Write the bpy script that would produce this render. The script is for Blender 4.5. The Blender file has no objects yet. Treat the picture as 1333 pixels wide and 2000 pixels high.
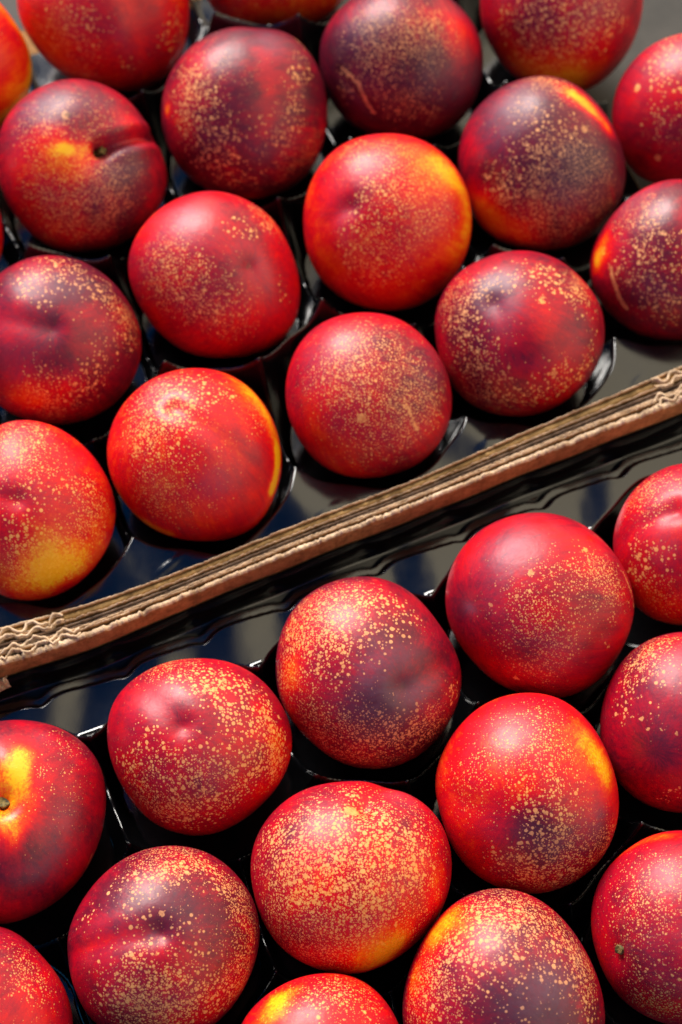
import bpy, bmesh, math, random
import numpy as np
from mathutils import Vector, noise as mn

# ------------------------------------------------------------------ camera, world, sun, exposure
W0, H0 = 1333.0, 2000.0
DIST, TILT, FMM = 0.85, math.radians(25), 74.3
FPX = H0 * FMM / 36.0
scene = bpy.context.scene
col = scene.collection

cam_data = bpy.data.cameras.new('camera')
cam_data.sensor_fit = 'VERTICAL'; cam_data.sensor_height = 36.0; cam_data.lens = FMM
cam_data.clip_start = 0.01; cam_data.clip_end = 100
cam = bpy.data.objects.new('camera', cam_data); col.objects.link(cam)
cam.location = (0, -DIST * math.sin(TILT), DIST * math.cos(TILT)); cam.rotation_euler = (TILT, 0, 0)
scene.camera = cam
cam_data.dof.use_dof = True; cam_data.dof.focus_distance = 0.772; cam_data.dof.aperture_fstop = 8.0
cam_data.dof.aperture_blades = 8

SUN_EL, SUN_AZ = math.radians(37), math.radians(-26)      # azimuth from +y towards +x
world = bpy.data.worlds.new('World'); scene.world = world; world.use_nodes = True
wn = world.node_tree.nodes; wl = world.node_tree.links; wn.clear()
wo = wn.new('ShaderNodeOutputWorld'); bg = wn.new('ShaderNodeBackground'); bg.inputs[1].default_value = 0.08
sky = wn.new('ShaderNodeTexSky'); sky.sky_type = 'NISHITA'; sky.sun_disc = False
sky.sun_elevation = SUN_EL; sky.sun_rotation = SUN_AZ; sky.altitude = 300; sky.air_density = 0.8; sky.dust_density = 0.0; sky.ozone_density = 7.0
tc = wn.new('ShaderNodeTexCoord')
nz = wn.new('ShaderNodeTexNoise'); nz.inputs['Scale'].default_value = 2.6; nz.inputs['Detail'].default_value = 5; nz.inputs['Roughness'].default_value = 0.5
mp = wn.new('ShaderNodeMapping'); mp.inputs['Location'].default_value = (4.3, 1.2, 0.0)
wl.new(tc.outputs['Generated'], mp.inputs[0]); wl.new(mp.outputs[0], nz.inputs['Vector'])
sp = wn.new('ShaderNodeSeparateXYZ'); wl.new(tc.outputs['Generated'], sp.inputs[0])
def wmath(op, a, b):
    n = wn.new('ShaderNodeMath'); n.operation = op
    for i, v in enumerate((a, b)):
        if isinstance(v, (int, float)): n.inputs[i].default_value = v
        else: wl.new(v, n.inputs[i])
    return n.outputs[0]
# a bank of cloud with an uneven edge, thickest towards the right hand side of the sky
q = wmath('ADD', wmath('MULTIPLY', sp.outputs[0], 1.5), wmath('MULTIPLY', wmath('SUBTRACT', nz.outputs[0], 0.5), 1.0))
q = wmath('ADD', q, wmath('MULTIPLY', sp.outputs[1], 0.7))
mr = wn.new('ShaderNodeMapRange'); mr.interpolation_type = 'SMOOTHSTEP'; wl.new(q, mr.inputs[0])
mr.inputs[1].default_value = 0.20; mr.inputs[2].default_value = 0.38
mx = wn.new('ShaderNodeMixRGB'); wl.new(mr.outputs[0], mx.inputs[0]); hs = wn.new('ShaderNodeHueSaturation'); hs.inputs['Saturation'].default_value = 1.9; wl.new(sky.outputs[0], hs.inputs['Color']); wl.new(hs.outputs[0], mx.inputs[1])
mx.inputs[2].default_value = (14.5, 12.6, 9.2, 1)
wl.new(mx.outputs[0], bg.inputs[0]); wl.new(bg.outputs[0], wo.inputs[0])

sd = bpy.data.lights.new('sun', 'SUN'); sd.energy = 4.9; sd.angle = math.radians(30); sd.color = (1.0, 0.95, 0.88)
sun = bpy.data.objects.new('sun', sd); col.objects.link(sun)
sv = Vector((math.cos(SUN_EL) * math.sin(SUN_AZ), math.cos(SUN_EL) * math.cos(SUN_AZ), math.sin(SUN_EL)))
sun.rotation_euler = sv.to_track_quat('Z', 'Y').to_euler()
scene.view_settings.view_transform = 'Standard'; scene.view_settings.look = 'None'
scene.view_settings.exposure = 0.45; scene.view_settings.gamma = 1.0
scene.render.engine = 'CYCLES'

# ------------------------------------------------------------------ pixel rays of the photograph onto real planes
CAM = np.array(cam.location)
XA = np.array([1.0, 0, 0]); YA = np.array([0, math.cos(TILT), math.sin(TILT)]); ZA = np.array([0, -math.sin(TILT), math.cos(TILT)])
def ray(x, y):
    return XA * (x - W0 / 2) / FPX - YA * (y - H0 / 2) / FPX - ZA
def on_plane(x, y, z):
    r = ray(x, y); k = (z - CAM[2]) / r[2]; return CAM + r * k, k

# ------------------------------------------------------------------ helpers
def tag(o, label=None, cat=None, group=None, kind=None):
    for k, v in (('label', label), ('category', cat), ('group', group), ('kind', kind)):
        if v: o[k] = v
def link(name, me, mat, parent=None, smooth=True):
    o = bpy.data.objects.new(name, me); col.objects.link(o)
    if mat: me.materials.append(mat)
    if smooth: me.polygons.foreach_set('use_smooth', [True] * len(me.polygons))
    if parent: o.parent = parent
    return o
def sm(a, b, x):
    t = np.clip((x - a) / (b - a), 0, 1); return t * t * (3 - 2 * t)

class NT:
    def __init__(s, name):
        s.m = bpy.data.materials.new(name); s.m.use_nodes = True
        s.t = s.m.node_tree; s.n = s.t.nodes; s.l = s.t.links; s.n.clear()
        s.out = s.n.new('ShaderNodeOutputMaterial'); s.b = s.n.new('ShaderNodeBsdfPrincipled'); s.l.new(s.b.outputs[0], s.out.inputs[0])
    def put(s, sock, v):
        if v is None: return
        if hasattr(v, 'is_output'): s.l.new(v, sock)
        else: sock.default_value = v
    def math(s, op, a, b=None, c=None, clamp=False):
        n = s.n.new('ShaderNodeMath'); n.operation = op; n.use_clamp = clamp
        for i, v in enumerate((a, b, c)): s.put(n.inputs[i], v)
        return n.outputs[0]
    def vmath(s, op, a, b=None, scale=None):
        n = s.n.new('ShaderNodeVectorMath'); n.operation = op
        s.put(n.inputs[0], a)
        if b is not None: s.put(n.inputs[1], b)
        if scale is not None: s.put(n.inputs['Scale'], scale)
        return n.outputs[0]
    def noise(s, vec, scale, detail=2, rough=0.5, color=False):
        n = s.n.new('ShaderNodeTexNoise'); s.put(n.inputs['Vector'], vec); n.inputs['Scale'].default_value = scale
        n.inputs['Detail'].default_value = detail; n.inputs['Roughness'].default_value = rough
        return n.outputs[1] if color else n.outputs[0]
    def rng(s, v, a, b, c=0.0, d=1.0, smooth=False):
        n = s.n.new('ShaderNodeMapRange'); n.interpolation_type = 'SMOOTHSTEP' if smooth else 'LINEAR'
        for i, x in enumerate((v, a, b, c, d)): s.put(n.inputs[i], x)
        return n.outputs[0]
    def ramp(s, v, stops):
        n = s.n.new('ShaderNodeValToRGB'); s.put(n.inputs[0], v); cr = n.color_ramp
        while len(cr.elements) < len(stops): cr.elements.new(0.5)
        for e, (p, c) in zip(cr.elements, stops): e.position = p; e.color = (*c, 1)
        return n.outputs[0]
    def mix(s, f, a, b, mode='MIX'):
        n = s.n.new('ShaderNodeMixRGB'); n.blend_type = mode; s.put(n.inputs[0], f)
        for i, v in ((1, a), (2, b)): s.put(n.inputs[i], v if hasattr(v, 'is_output') else (*v, 1))
        return n.outputs[0]
    def attr(s, name, kind='GEOMETRY'):
        n = s.n.new('ShaderNodeAttribute'); n.attribute_type = kind; n.attribute_name = name; return n
    def sep(s, v):
        n = s.n.new('ShaderNodeSeparateXYZ'); s.l.new(v, n.inputs[0]); return n.outputs
    def bump(s, h, strength, dist, normal=None):
        n = s.n.new('ShaderNodeBump'); s.put(n.inputs['Height'], h); n.inputs['Strength'].default_value = strength
        n.inputs['Distance'].default_value = dist; s.put(n.inputs['Normal'], normal); return n.outputs[0]
    def obj(s):
        return s.n.new('ShaderNodeTexCoord').outputs['Object']

# ------------------------------------------------------------------ materials
def skin_material():
    t = NT('nectarine_skin')
    P = t.vmath('ADD', t.obj(), t.attr('seed', 'OBJECT').outputs['Vector'])
    A = t.sep(t.attr('paint').outputs['Vector']); blush, big, fine = A[0], A[1], A[2]
    B = t.sep(t.attr('paint_two').outputs['Vector']); bloom_sheen, tan, brown = B[0], B[1], B[2]
    st = t.vmath('ADD', t.attr('streak').outputs['Vector'], t.attr('seed', 'OBJECT').outputs['Vector'])
    n_lo = t.noise(P, 45, 3); n_md = t.noise(P, 160, 3, 0.6); n_hi = t.noise(P, 900, 3, 0.7)
    n_st = t.noise(st, 14, 4, 0.7)
    b = t.math('ADD', blush, t.math('MULTIPLY', t.math('SUBTRACT', n_lo, 0.5), 0.58))
    b = t.math('ADD', b, t.math('MULTIPLY', t.math('SUBTRACT', n_md, 0.5), 0.22))
    b = t.math('ADD', b, t.math('MULTIPLY', t.math('SUBTRACT', n_st, 0.5), 0.42))
    # fine grain shows where the colour turns yellow
    grain = t.rng(b, 0.05, 0.45, 0.75, 0.16)
    b = t.math('ADD', b, t.math('MULTIPLY', t.math('SUBTRACT', n_hi, 0.5), grain), clamp=True)
    base = t.ramp(b, [(0.0, (0.88, 0.42, 0.006)), (0.16, (0.86, 0.22, 0.004)), (0.31, (0.80, 0.055, 0.003)), (0.46, (0.68, 0.002, 0.006)),
                      (0.63, (0.42, 0.001, 0.015)), (0.82, (0.15, 0.002, 0.016)), (1.0, (0.060, 0.003, 0.015))])
    warp = t.vmath('SCALE', t.vmath('SUBTRACT', t.noise(P, 700, 2, color=True), (0.5, 0.5, 0.5)), scale=0.0004)
    Q = t.vmath('ADD', P, warp)
    # density of dots varies in clumps of its own
    cl = t.rng(t.noise(P, 110, 3, 0.6), 0.34, 0.66, 0.75, 1.3)
    def dots(scale, dens, rmax, off):
        v = t.n.new('ShaderNodeTexVoronoi'); v.inputs['Scale'].default_value = scale
        t.put(v.inputs['Vector'], t.vmath('ADD', Q, off))
        c = t.sep(v.outputs['Color'])
        r = t.math('MULTIPLY', t.math('SUBTRACT', t.math('MULTIPLY', dens, 1.35), c[0]), 2.2, clamp=True)
        r = t.math('MULTIPLY', r, t.math('MULTIPLY_ADD', c[1], 0.45 * rmax, 0.55 * rmax))
        on = t.math('GREATER_THAN', r, 0.03)
        m = t.rng(t.math('SUBTRACT', v.outputs['Distance'], r), -0.09, 0.06, 1.0, 0.0, True)
        return t.math('MULTIPLY', t.math('MULTIPLY', m, t.rng(c[2], 0.0, 1.0, 0.72, 1.0)), on)
    bigc = t.math('MULTIPLY', t.math('MULTIPLY', big, 1.0), cl); finec = t.math('MULTIPLY', t.math('MULTIPLY', fine, 0.95), cl)
    d1 = dots(430, bigc, 0.40, (0, 0, 0)); d2 = dots(740, bigc, 0.43, (3.1, 1, 2)); d3 = dots(950, finec, 0.44, (5, 7, 1)); d4 = dots(1400, finec, 0.42, (2, 7, 9))
    d = t.math('MAXIMUM', t.math('MAXIMUM', d1, t.math('MULTIPLY', d2, 0.9)), t.math('MAXIMUM', t.math('MULTIPLY', d3, 0.95), t.math('MULTIPLY', d4, 0.75)))
    tn = t.math('MULTIPLY', tan, 1.0)
    tanm = t.rng(t.math('ADD', tn, t.math('MULTIPLY', t.math('SUBTRACT', t.noise(P, 650, 4, 0.75), 0.5), 1.6)), 0.42, 0.58, 0.0, 1.0, True)
    tanm = t.math('MULTIPLY', tanm, t.math('GREATER_THAN', tan, 0.03))
    d = t.math('MAXIMUM', d, t.math('MULTIPLY', tanm, t.rng(t.noise(P, 300, 4, 0.7), 0.35, 0.62, 0.45, 1.0)))
    dcol = t.ramp(b, [(0.0, (0.92, 0.50, 0.03)), (0.3, (0.95, 0.42, 0.055)), (0.6, (0.94, 0.42, 0.12)), (1.0, (0.72, 0.31, 0.14))])
    c = t.mix(t.math('MULTIPLY', d, 0.92), base, dcol)
    bl = t.math('MULTIPLY', bloom_sheen, t.rng(t.noise(P, 60, 4, 0.6), 0.3, 0.65, 0.45, 1.0), clamp=True)
    bl = t.math('MULTIPLY', bl, t.rng(n_st, 0.3, 0.6, 0.6, 1.0))
    c = t.mix(t.math('MULTIPLY', bl, 0.36), c, (0.29, 0.13, 0.20))  # lilac wax and sky highlights, both mixed into the skin colour
    c = t.mix(t.math('MULTIPLY', brown, t.rng(t.noise(P, 800, 3), 0.35, 0.6, 0.55, 1.0)), c, (0.10, 0.035, 0.012))
    t.put(t.b.inputs['Base Color'], c)
    rough = t.math('ADD', t.rng(t.noise(P, 80, 4, 0.6), 0.3, 0.7, 0.34, 0.46), t.math('MULTIPLY', d, 0.12))
    rough = t.math('ADD', rough, t.math('MULTIPLY', bl, 0.12))
    t.put(t.b.inputs['Roughness'], rough)
    t.b.inputs['Specular IOR Level'].default_value = 0.42
    t.b.inputs['Subsurface Weight'].default_value = 0.0
    nb = t.bump(t.math('ADD', t.math('MULTIPLY', d, 0.5), n_hi), 0.25, 0.00012)
    nb = t.bump(t.noise(P, 120, 3, 0.6), 0.35, 0.0008, nb)
    t.put(t.b.inputs['Normal'], nb)
    return t.m
def plastic_material():
    t = NT('black_tray_plastic'); P = t.obj()
    t.put(t.b.inputs['Base Color'], (0.004, 0.004, 0.005, 1))
    t.put(t.b.inputs['Roughness'], t.rng(t.noise(P, 90, 5, 0.7), 0.35, 0.7, 0.09, 0.15))
    t.b.inputs['IOR'].default_value = 1.72
    nb = t.bump(t.noise(P, 38, 2, 0.4), 0.6, 0.0010)
    dust = t.noise(P, 1800, 2)
    t.put(t.b.inputs['Normal'], t.bump(dust, 0.06, 0.0002, nb))
    return t.m
def card_material(name, dark, light, grain=1.0):
    t = NT(name); P = t.obj()
    g = t.noise(P, 700, 5, 0.75); h = t.noise(P, 90, 4, 0.6)
    st = t.vmath('MULTIPLY', P, (1.0, 1.0, 0.25)); f = t.noise(st, 1500, 3, 0.8)
    v = t.math('ADD', t.math('MULTIPLY', g, 0.45), t.math('ADD', t.math('MULTIPLY', h, 0.35), t.math('MULTIPLY', f, 0.2)))
    cc = t.ramp(v, [(0.36, dark), (0.62, light)])
    t.put(t.b.inputs['Base Color'], t.mix(t.rng(t.noise(P, 150, 5, 0.75), 0.42, 0.68, 0.0, 0.75), cc, tuple(x * 0.42 for x in dark)))
    t.b.inputs['Roughness'].default_value = 0.85; t.b.inputs['Specular IOR Level'].default_value = 0.2
    t.put(t.b.inputs['Normal'], t.bump(v, 0.8 * grain, 0.0006))
    return t.m
def stem_material():
    t = NT('stem_bark'); P = t.obj()
    v = t.noise(P, 500, 4, 0.7)
    t.put(t.b.inputs['Base Color'], t.ramp(v, [(0.35, (0.03, 0.018, 0.005)), (0.5, (0.14, 0.11, 0.02)), (0.65, (0.30, 0.18, 0.06))]))
    t.b.inputs['Roughness'].default_value = 0.7
    t.put(t.b.inputs['Normal'], t.bump(v, 0.8, 0.0008))
    return t.m
SKIN = skin_material(); PLASTIC = plastic_material(); STEM = stem_material()
LINER = card_material('cardboard_liner', (0.25, 0.120, 0.038), (0.50, 0.275, 0.110))
TORN = card_material('cardboard_torn_edge', (0.40, 0.24, 0.13), (0.85, 0.64, 0.44), 1.4)
FLUTE = card_material('cardboard_fluting', (0.27, 0.155, 0.055), (0.46, 0.29, 0.12))
GREY = card_material('cardboard_grey_liner', (0.15, 0.10, 0.075), (0.36, 0.25, 0.18))  # darker, greyer brown for the two liners at the gap

# ------------------------------------------------------------------ nectarines
FR = []
def F(label, c, pts, base, marks, z=0.0, hi=False, axis=None, stem=None):
    FR.append(dict(label=label, c=c, pts=pts, base=base, marks=marks, z=z, hi=hi, axis=axis, stem=stem))
def circ(c, r, a0, a1, n):     # arc of unseen outline, degrees, image up = 90
    return [(c[0] + r * math.cos(math.radians(a0 + (a1 - a0) * i / max(1, n - 1))), c[1] - r * math.sin(math.radians(a0 + (a1 - a0) * i / max(1, n - 1)))) for i in range(n)]
# marks: ('c'|'s'|'f'|'b'|'t'|'k', x, y, radius, strength)  blush / big dots / fine dots / waxy bloom and painted highlight sheen / tan patch / brown
#        ('L', kind, x0, y0, x1, y1, width, strength)         the same along a line
#        ('g', x0, y0, x1, y1, width, depth_mm)               groove ; ('d', x, y, radius, depth_mm) dimple
F('nectarine cut by the left edge, topmost there, yellow orange on its right side', (-95, 125),
  [(0,10),(35,55),(60,105),(61,150),(45,200),(0,240)] + circ((-95,125),158,-60,-300,8), .42,
  [('c',40,200,70,-.42),('c',60,110,30,-.3),('c',0,110,50,.05),('L','c',-20,250,60,150,30,-.3),('L','c',-20,0,60,100,22,-.3),('s',0,60,60,.3)])
F('red nectarine at the top left with sparse pale dots and a smooth groove', (203, 12),
  [(367,10),(360,90),(325,145),(265,175),(200,168),(125,145),(70,90),(35,25)] + circ((203,5),168,172,10,7), .52,
  [('c',100,60,80,-.14),('s',160,20,90,.62),('s',110,60,60,.5),('s',335,50,50,.75),('s',240,130,50,.45),('s',290,40,40,-.5),('f',130,110,90,.5),('c',230,40,70,.12),
   ('g',230,-60,290,160,26,1.2),('L','c',232,-40,285,150,14,-.10),('b',150,0,60,.3),('b',260,90,60,.35)])
F('nectarine cut by the top edge, second from the left, orange at its lower right', (535, -104),
  [(400,0),(440,40),(520,54),(590,52),(645,25),(672,0)] + circ((535,-104),157,35,215,9), .48,
  [('c',600,20,60,-.28),('f',520,20,120,.25)])
F('dark purple nectarine at top centre with a long pale scar', (785, 122),
  [(667,20),(630,65),(625,110),(640,180),(667,222),(717,258),(792,272),(857,265),(917,215),(941,150),(942,90),(927,50),(902,20),(860,-12),(800,-32),(720,-18)], .86,
  [('c',900,60,55,-.42),('c',690,10,70,-.2),('c',850,20,60,-.16),('f',750,90,90,.75),('s',720,120,60,.35),('f',820,210,60,.5),('s',680,190,40,.6),('s',840,220,50,.3),('f',840,60,60,.5),
   ('b',880,140,60,.9),('b',700,40,50,.5),('b',700,190,40,.5),('L','t',668,140,712,172,6,.9),('L','t',708,168,742,214,7,1.3),('L','k',700,166,742,212,3,.35),('g',668,140,742,214,9,.35)])
F('nectarine cut by the top edge, second from the right, thick orange speckle', (1097, 12),
  [(939,0),(939,30),(962,90),(992,135),(1040,165),(1095,180),(1142,178),(1192,145),(1232,90),(1252,30),(1254,0)] + circ((1097,0),158,12,168,6), .62,
  [('c',1140,140,85,-.50),('c',1010,110,70,-.34),('c',1080,150,70,-.2),('s',1060,60,70,.75),('s',1100,20,80,.6),('s',1180,40,50,.55),('s',1060,120,80,.6),('f',1100,140,90,.5),('c',1220,60,50,.08),('b',1130,10,60,.4)])
F('nectarine cut by the right edge, topmost there, with a pale speckled crown', (1345, 213),
  [(1333,70),(1292,80),(1242,115),(1202,185),(1197,235),(1217,300),(1242,340),(1277,355)] + circ((1345,213),148,-100,90,8), .60,
  [('s',1310,120,55,.9),('s',1330,60,60,.8),('b',1300,110,60,.8),('s',1300,200,45,.5),('c',1330,260,60,.1),('t',1250,171,9,1.2),('t',1285,306,8,1.2),('c',1220,180,50,-.02),('f',1300,250,50,.3),('t',1255,240,5,1.)])
F('nectarine at the upper left with its green brown stalk and a yellow spot beside it', (163, 326),
  [(155,156),(215,173),(262,208),(286,245),(301,282),(323,312),(329,345),(310,405),(270,452),(225,480),(185,489),(130,492),(70,465),(30,420),(4,370),(-4,320),(2,262),(22,222),(50,195),(98,166)], .66,
  [('c',108,292,17,-.8),('c',150,296,20,-.3),('c',60,340,70,-.24),('c',130,330,60,-.25),('c',60,440,70,-.20),('c',245,240,40,-.18),('c',150,455,90,-.15),('c',235,370,70,.22),('c',140,210,60,.12),
   ('f',200,390,80,.8),('f',120,420,90,.7),('f',140,230,100,.35),('s',160,370,60,.3),('f',60,260,50,.3),('b',80,205,55,.85),('b',240,360,70,.6),('b',170,200,60,.4),('b',240,290,30,.45),
   ('d',200,292,44,8.0),('d',198,294,18,5.0),('g',200,288,312,266,13,4.6),('t',128,226,9,1.1),('k',132,226,6,.9),('L','c',196,284,300,276,10,-.12)], hi=True, axis=(196,288), stem='green')
F('dark maroon nectarine near the top, thickly dotted either side of a smooth red groove', (477, 222),
  [(500,56),(560,65),(610,110),(637,185),(635,260),(600,340),(540,380),(480,388),(410,373),(350,325),(322,265),(316,210),(335,145),(380,90),(440,62)], .76,
  [('c',525,190,50,-.12),('L','c',515,100,520,250,18,-.14),('c',350,200,70,-.2),('c',400,110,60,-.12),('c',600,290,60,-.14),('c',490,380,30,-.6),('t',480,376,22,.7),('c',330,216,14,-.5),('t',332,214,14,.6),
   ('s',390,190,60,1.0),('s',400,270,70,.9),('s',370,140,50,.5),('s',580,160,50,.75),('s',560,240,50,.7),('s',600,90,40,.7),('s',480,330,70,.6),('f',400,150,100,.4),('s',515,150,40,-.9),('f',580,320,60,.5),('s',470,240,30,.4),
   ('b',520,90,45,.9),('b',540,280,60,.7),('b',470,230,50,.25),('g',505,50,515,260,30,.8)])
F('nectarine with a yellow streak on its upper right shoulder, right of the orange rimmed one', (1058, 320),
  [(1057,150),(1117,165),(1167,210),(1202,265),(1222,325),(1212,390),(1172,450),(1107,485),(1047,487),(977,472),(927,425),(915,380),(894,310),(907,250),(942,200),(997,165)], .76,
  [('L','c',1112,186,1188,256,24,-.52),('L','c',1100,185,1150,210,25,-.25),('c',950,430,55,-.60),('c',930,390,50,-.25),('c',1000,450,50,-.25),('c',930,290,45,-.22),('c',1060,460,90,-.12),('c',1140,360,70,.18),
   ('s',980,375,50,.85),('s',1040,380,60,.85),('s',1030,240,80,.42),('s',1100,290,60,.6),('f',1140,350,80,.95),('f',1060,170,60,.7),('s',1080,170,40,.6),('f',1080,430,110,.8),('t',1137,258,10,.9),
   ('b',1010,210,60,.9),('b',1140,350,80,.7),('b',980,270,40,.4)])
F('bright crimson nectarine left of centre with fine pinkish dots and a small dark tip', (420, 537),
  [(418,374),(460,384),(505,405),(538,435),(565,486),(583,534),(587,576),(577,630),(550,669),(505,690),(445,697),(370,690),(316,654),(280,606),(256,555),(250,516),(259,480),(295,426),(349,390)], .53,
  [('c',480,430,60,.13),('c',390,500,60,.08),('c',500,480,40,.12),('c',280,450,50,-.07),('c',570,560,30,-.08),('c',550,450,40,-.12),
   ('s',470,460,60,.55),('s',530,440,35,.7),('s',360,540,60,.55),('f',340,560,80,.7),('f',520,420,60,.6),('s',420,600,60,.35),('f',440,610,60,.4),('s',550,570,28,.45),('f',310,500,60,.3),
   ('b',350,440,60,.9),('b',480,515,30,.7),('b',510,560,32,.8),('b',430,560,60,.35),('d',484,520,22,1.5),('k',483,519,4,.9),('g',486,522,520,660,16,.8),('L','c',500,560,518,680,10,-.06)])
F('bright red nectarine at upper centre with a yellow orange right edge', (758, 437),
  [(742,265),(807,270),(867,305),(907,360),(920,425),(912,490),(887,540),(842,585),(777,607),(717,600),(645,565),(603,500),(595,450),(600,380),(630,320),(665,286)], .475,
  [('L','c',880,345,908,440,44,-.34),('c',880,500,50,-.22),('c',850,330,50,-.18),('c',720,380,45,.10),('c',690,400,26,.1),('c',780,290,50,-.08),('c',620,480,60,-.03),('c',760,430,60,-.02),
   ('s',720,370,60,.42),('s',750,410,60,.35),('s',680,470,50,.5),('s',730,520,70,.45),('f',770,330,90,.55),('f',820,420,70,.45),('f',720,520,90,.5),('t',680,292,14,.6),('f',680,300,40,.6),
   ('b',720,330,50,.8),('b',668,432,32,.95),('b',820,420,50,.25),('d',687,405,26,1.6),('g',687,405,640,440,16,.7)])
F('maroon nectarine on the right edge with an orange streak running down its left side', (1312, 508),
  [(1152,515),(1159,485),(1172,460),(1217,400),(1267,365),(1333,350)] + circ((1312,508),157,75,-80,7) + [(1287,665),(1237,645),(1192,610),(1159,560)], .68,
  [('c',1180,480,38,-.42),('t',1180,490,24,.7),('L','t',1195,520,1228,600,8,.95),('c',1165,510,22,-.5),('s',1280,450,60,.7),('s',1270,540,60,.7),('s',1310,600,60,.7),('f',1260,420,70,.5),('s',1220,520,40,.6),('s',1330,480,50,.5),
   ('b',1250,390,60,.85),('b',1280,560,50,.5)])
F('nectarine on the left edge with a dark dotted crown and a bright red lower side', (112, 665),
  [(0,527),(45,507),(100,500),(160,510),(210,540),(250,590),(275,645),(270,715),(235,775),(180,815),(120,829),(50,820),(0,805)] + circ((110,665),160,240,125,6), .68,
  [('c',40,770,70,-.30),('c',130,740,60,-.14),('c',50,620,50,-.12),('c',130,560,60,.18),('c',200,560,50,.16),('c',90,800,60,-.12),
   ('s',120,520,70,.65),('s',210,570,45,.9),('s',60,540,60,.4),('s',250,660,40,.7),('s',180,750,50,.85),('s',80,740,70,.55),('s',200,690,40,.5),('f',240,620,50,.8),('f',100,790,80,.7),('s',110,650,60,.10),('s',150,610,50,.12),
   ('b',100,545,55,.8),('b',60,650,70,.5),('b',170,560,50,.5),('b',190,660,50,.4),('d',100,640,36,1.4),('g',100,640,-30,628,20,.9),('k',108,628,4,.6)])
F('nectarine with an even coat of pale orange dots, right of centre beside the cardboard', (1015, 652),
  [(1017,491),(947,505),(877,550),(850,610),(855,675),(882,750),(927,795),(987,812),(1047,810),(1107,780),(1162,720),(1179,665),(1172,600),(1132,545),(1077,503)], .62,
  [('c',920,600,80,.08),('c',1060,640,60,-.12),('c',1080,760,60,-.18),('c',960,560,60,.05),('c',890,640,40,.08),('c',1110,650,40,.05),
   ('s',1050,540,60,.95),('s',930,560,50,.8),('s',900,620,45,.8),('s',920,690,55,.95),('s',1130,590,45,.85),('s',980,750,70,.7),('s',1080,740,60,.7),('s',1140,690,40,.7),('s',1000,640,45,.25),('f',880,590,50,.8),('f',1130,560,50,.7),('f',940,770,80,.6),
   ('b',970,560,50,.9),('b',975,620,40,.7),('b',1110,660,40,.5),('d',966,594,30,1.5),('g',966,594,1000,660,16,.5),('t',1056,591,14,.9),('t',1076,722,10,.8)])
F('glossy red nectarine above the cardboard with a bright yellow patch on its right edge', (380, 888),
  [(380,720),(450,732),(500,770),(535,825),(550,885),(548,935),(530,978),(514,1015),(480,1042),(410,1056),(350,1052),(295,1030),(252,990),(225,950),(210,880),(220,830),(255,775),(310,735)], .495,
  [('L','c',541,885,533,950,14,-1.2),('L','c',500,780,541,870,34,-.32),('L','c',235,970,330,1042,22,-.38),('c',350,800,60,.06),('c',300,960,50,-.10),('c',350,940,60,-.03),('c',470,760,50,-.14),('c',310,860,50,.04),
   ('s',330,790,60,.55),('s',370,750,70,.5),('s',300,850,60,.5),('f',300,800,90,.8),('s',430,780,50,.35),('s',340,850,60,.3),('f',500,820,40,.6),('f',370,950,100,.3),('t',275,867,16,.75),('t',268,872,10,.6),('f',300,960,70,.4),
   ('b',310,770,50,.7),('b',445,945,42,.95),('b',400,850,50,.3),('d',338,800,18,.9),('g',345,802,520,960,18,.9),('L','c',380,818,500,920,8,-.10),('k',338,798,4,.6)])
F('crimson nectarine at the centre with dense fine dots and an orange scuff, above the cardboard', (720, 772),
  [(717,612),(777,622),(827,660),(867,715),(883,780),(872,840),(832,895),(767,925),(697,932),(667,928),(625,905),(580,850),(559,780),(565,720),(590,665),(630,630),(667,617)], .56,
  [('c',640,840,80,-.15),('c',840,740,60,.22),('c',800,680,50,.16),('c',700,680,60,-.02),('c',800,860,50,.05),('c',660,900,60,-.10),
   ('f',720,710,110,1.0),('s',660,690,60,.5),('s',720,740,60,.45),('f',820,760,60,.8),('s',640,800,60,.25),('f',740,880,90,.4),('t',775,780,26,.62),('L','t',795,790,812,834,6,.95),('t',707,815,11,1.0),('f',780,780,60,.7),('t',675,650,12,.6),
   ('b',650,680,60,.9),('b',840,720,50,.6),('b',800,840,60,.35),('b',690,730,60,.4)])
F('nectarine on the left edge above the cardboard with an orange lower half', (62, 997),
  [(0,827),(50,820),(100,830),(155,865),(200,920),(225,985),(220,1040),(190,1100),(145,1145),(80,1172),(0,1165)] + circ((60,997),165,240,125,6), .50,
  [('c',110,1100,60,-.42),('c',60,1150,80,-.28),('c',40,940,60,.12),('c',0,1060,60,.05),('c',170,1080,50,-.2),
   ('s',60,860,60,.5),('s',60,940,70,.42),('s',160,960,50,.6),('s',60,1050,60,.5),('s',120,1110,60,.75),('s',50,1110,60,.75),('f',40,870,80,.8),('f',180,1000,60,.8),('f',40,1130,70,.8),('f',150,1090,60,.7),
   ('b',40,850,50,.85),('b',40,930,50,.35),('b',60,1000,50,.3),('d',35,978,28,1.2),('g',35,978,-60,960,16,.7)])
F('sliver of a red nectarine at the left edge under the stalk nectarine', (-156, 457), circ((-156,457),161,0,340,16), .5, [])
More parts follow.
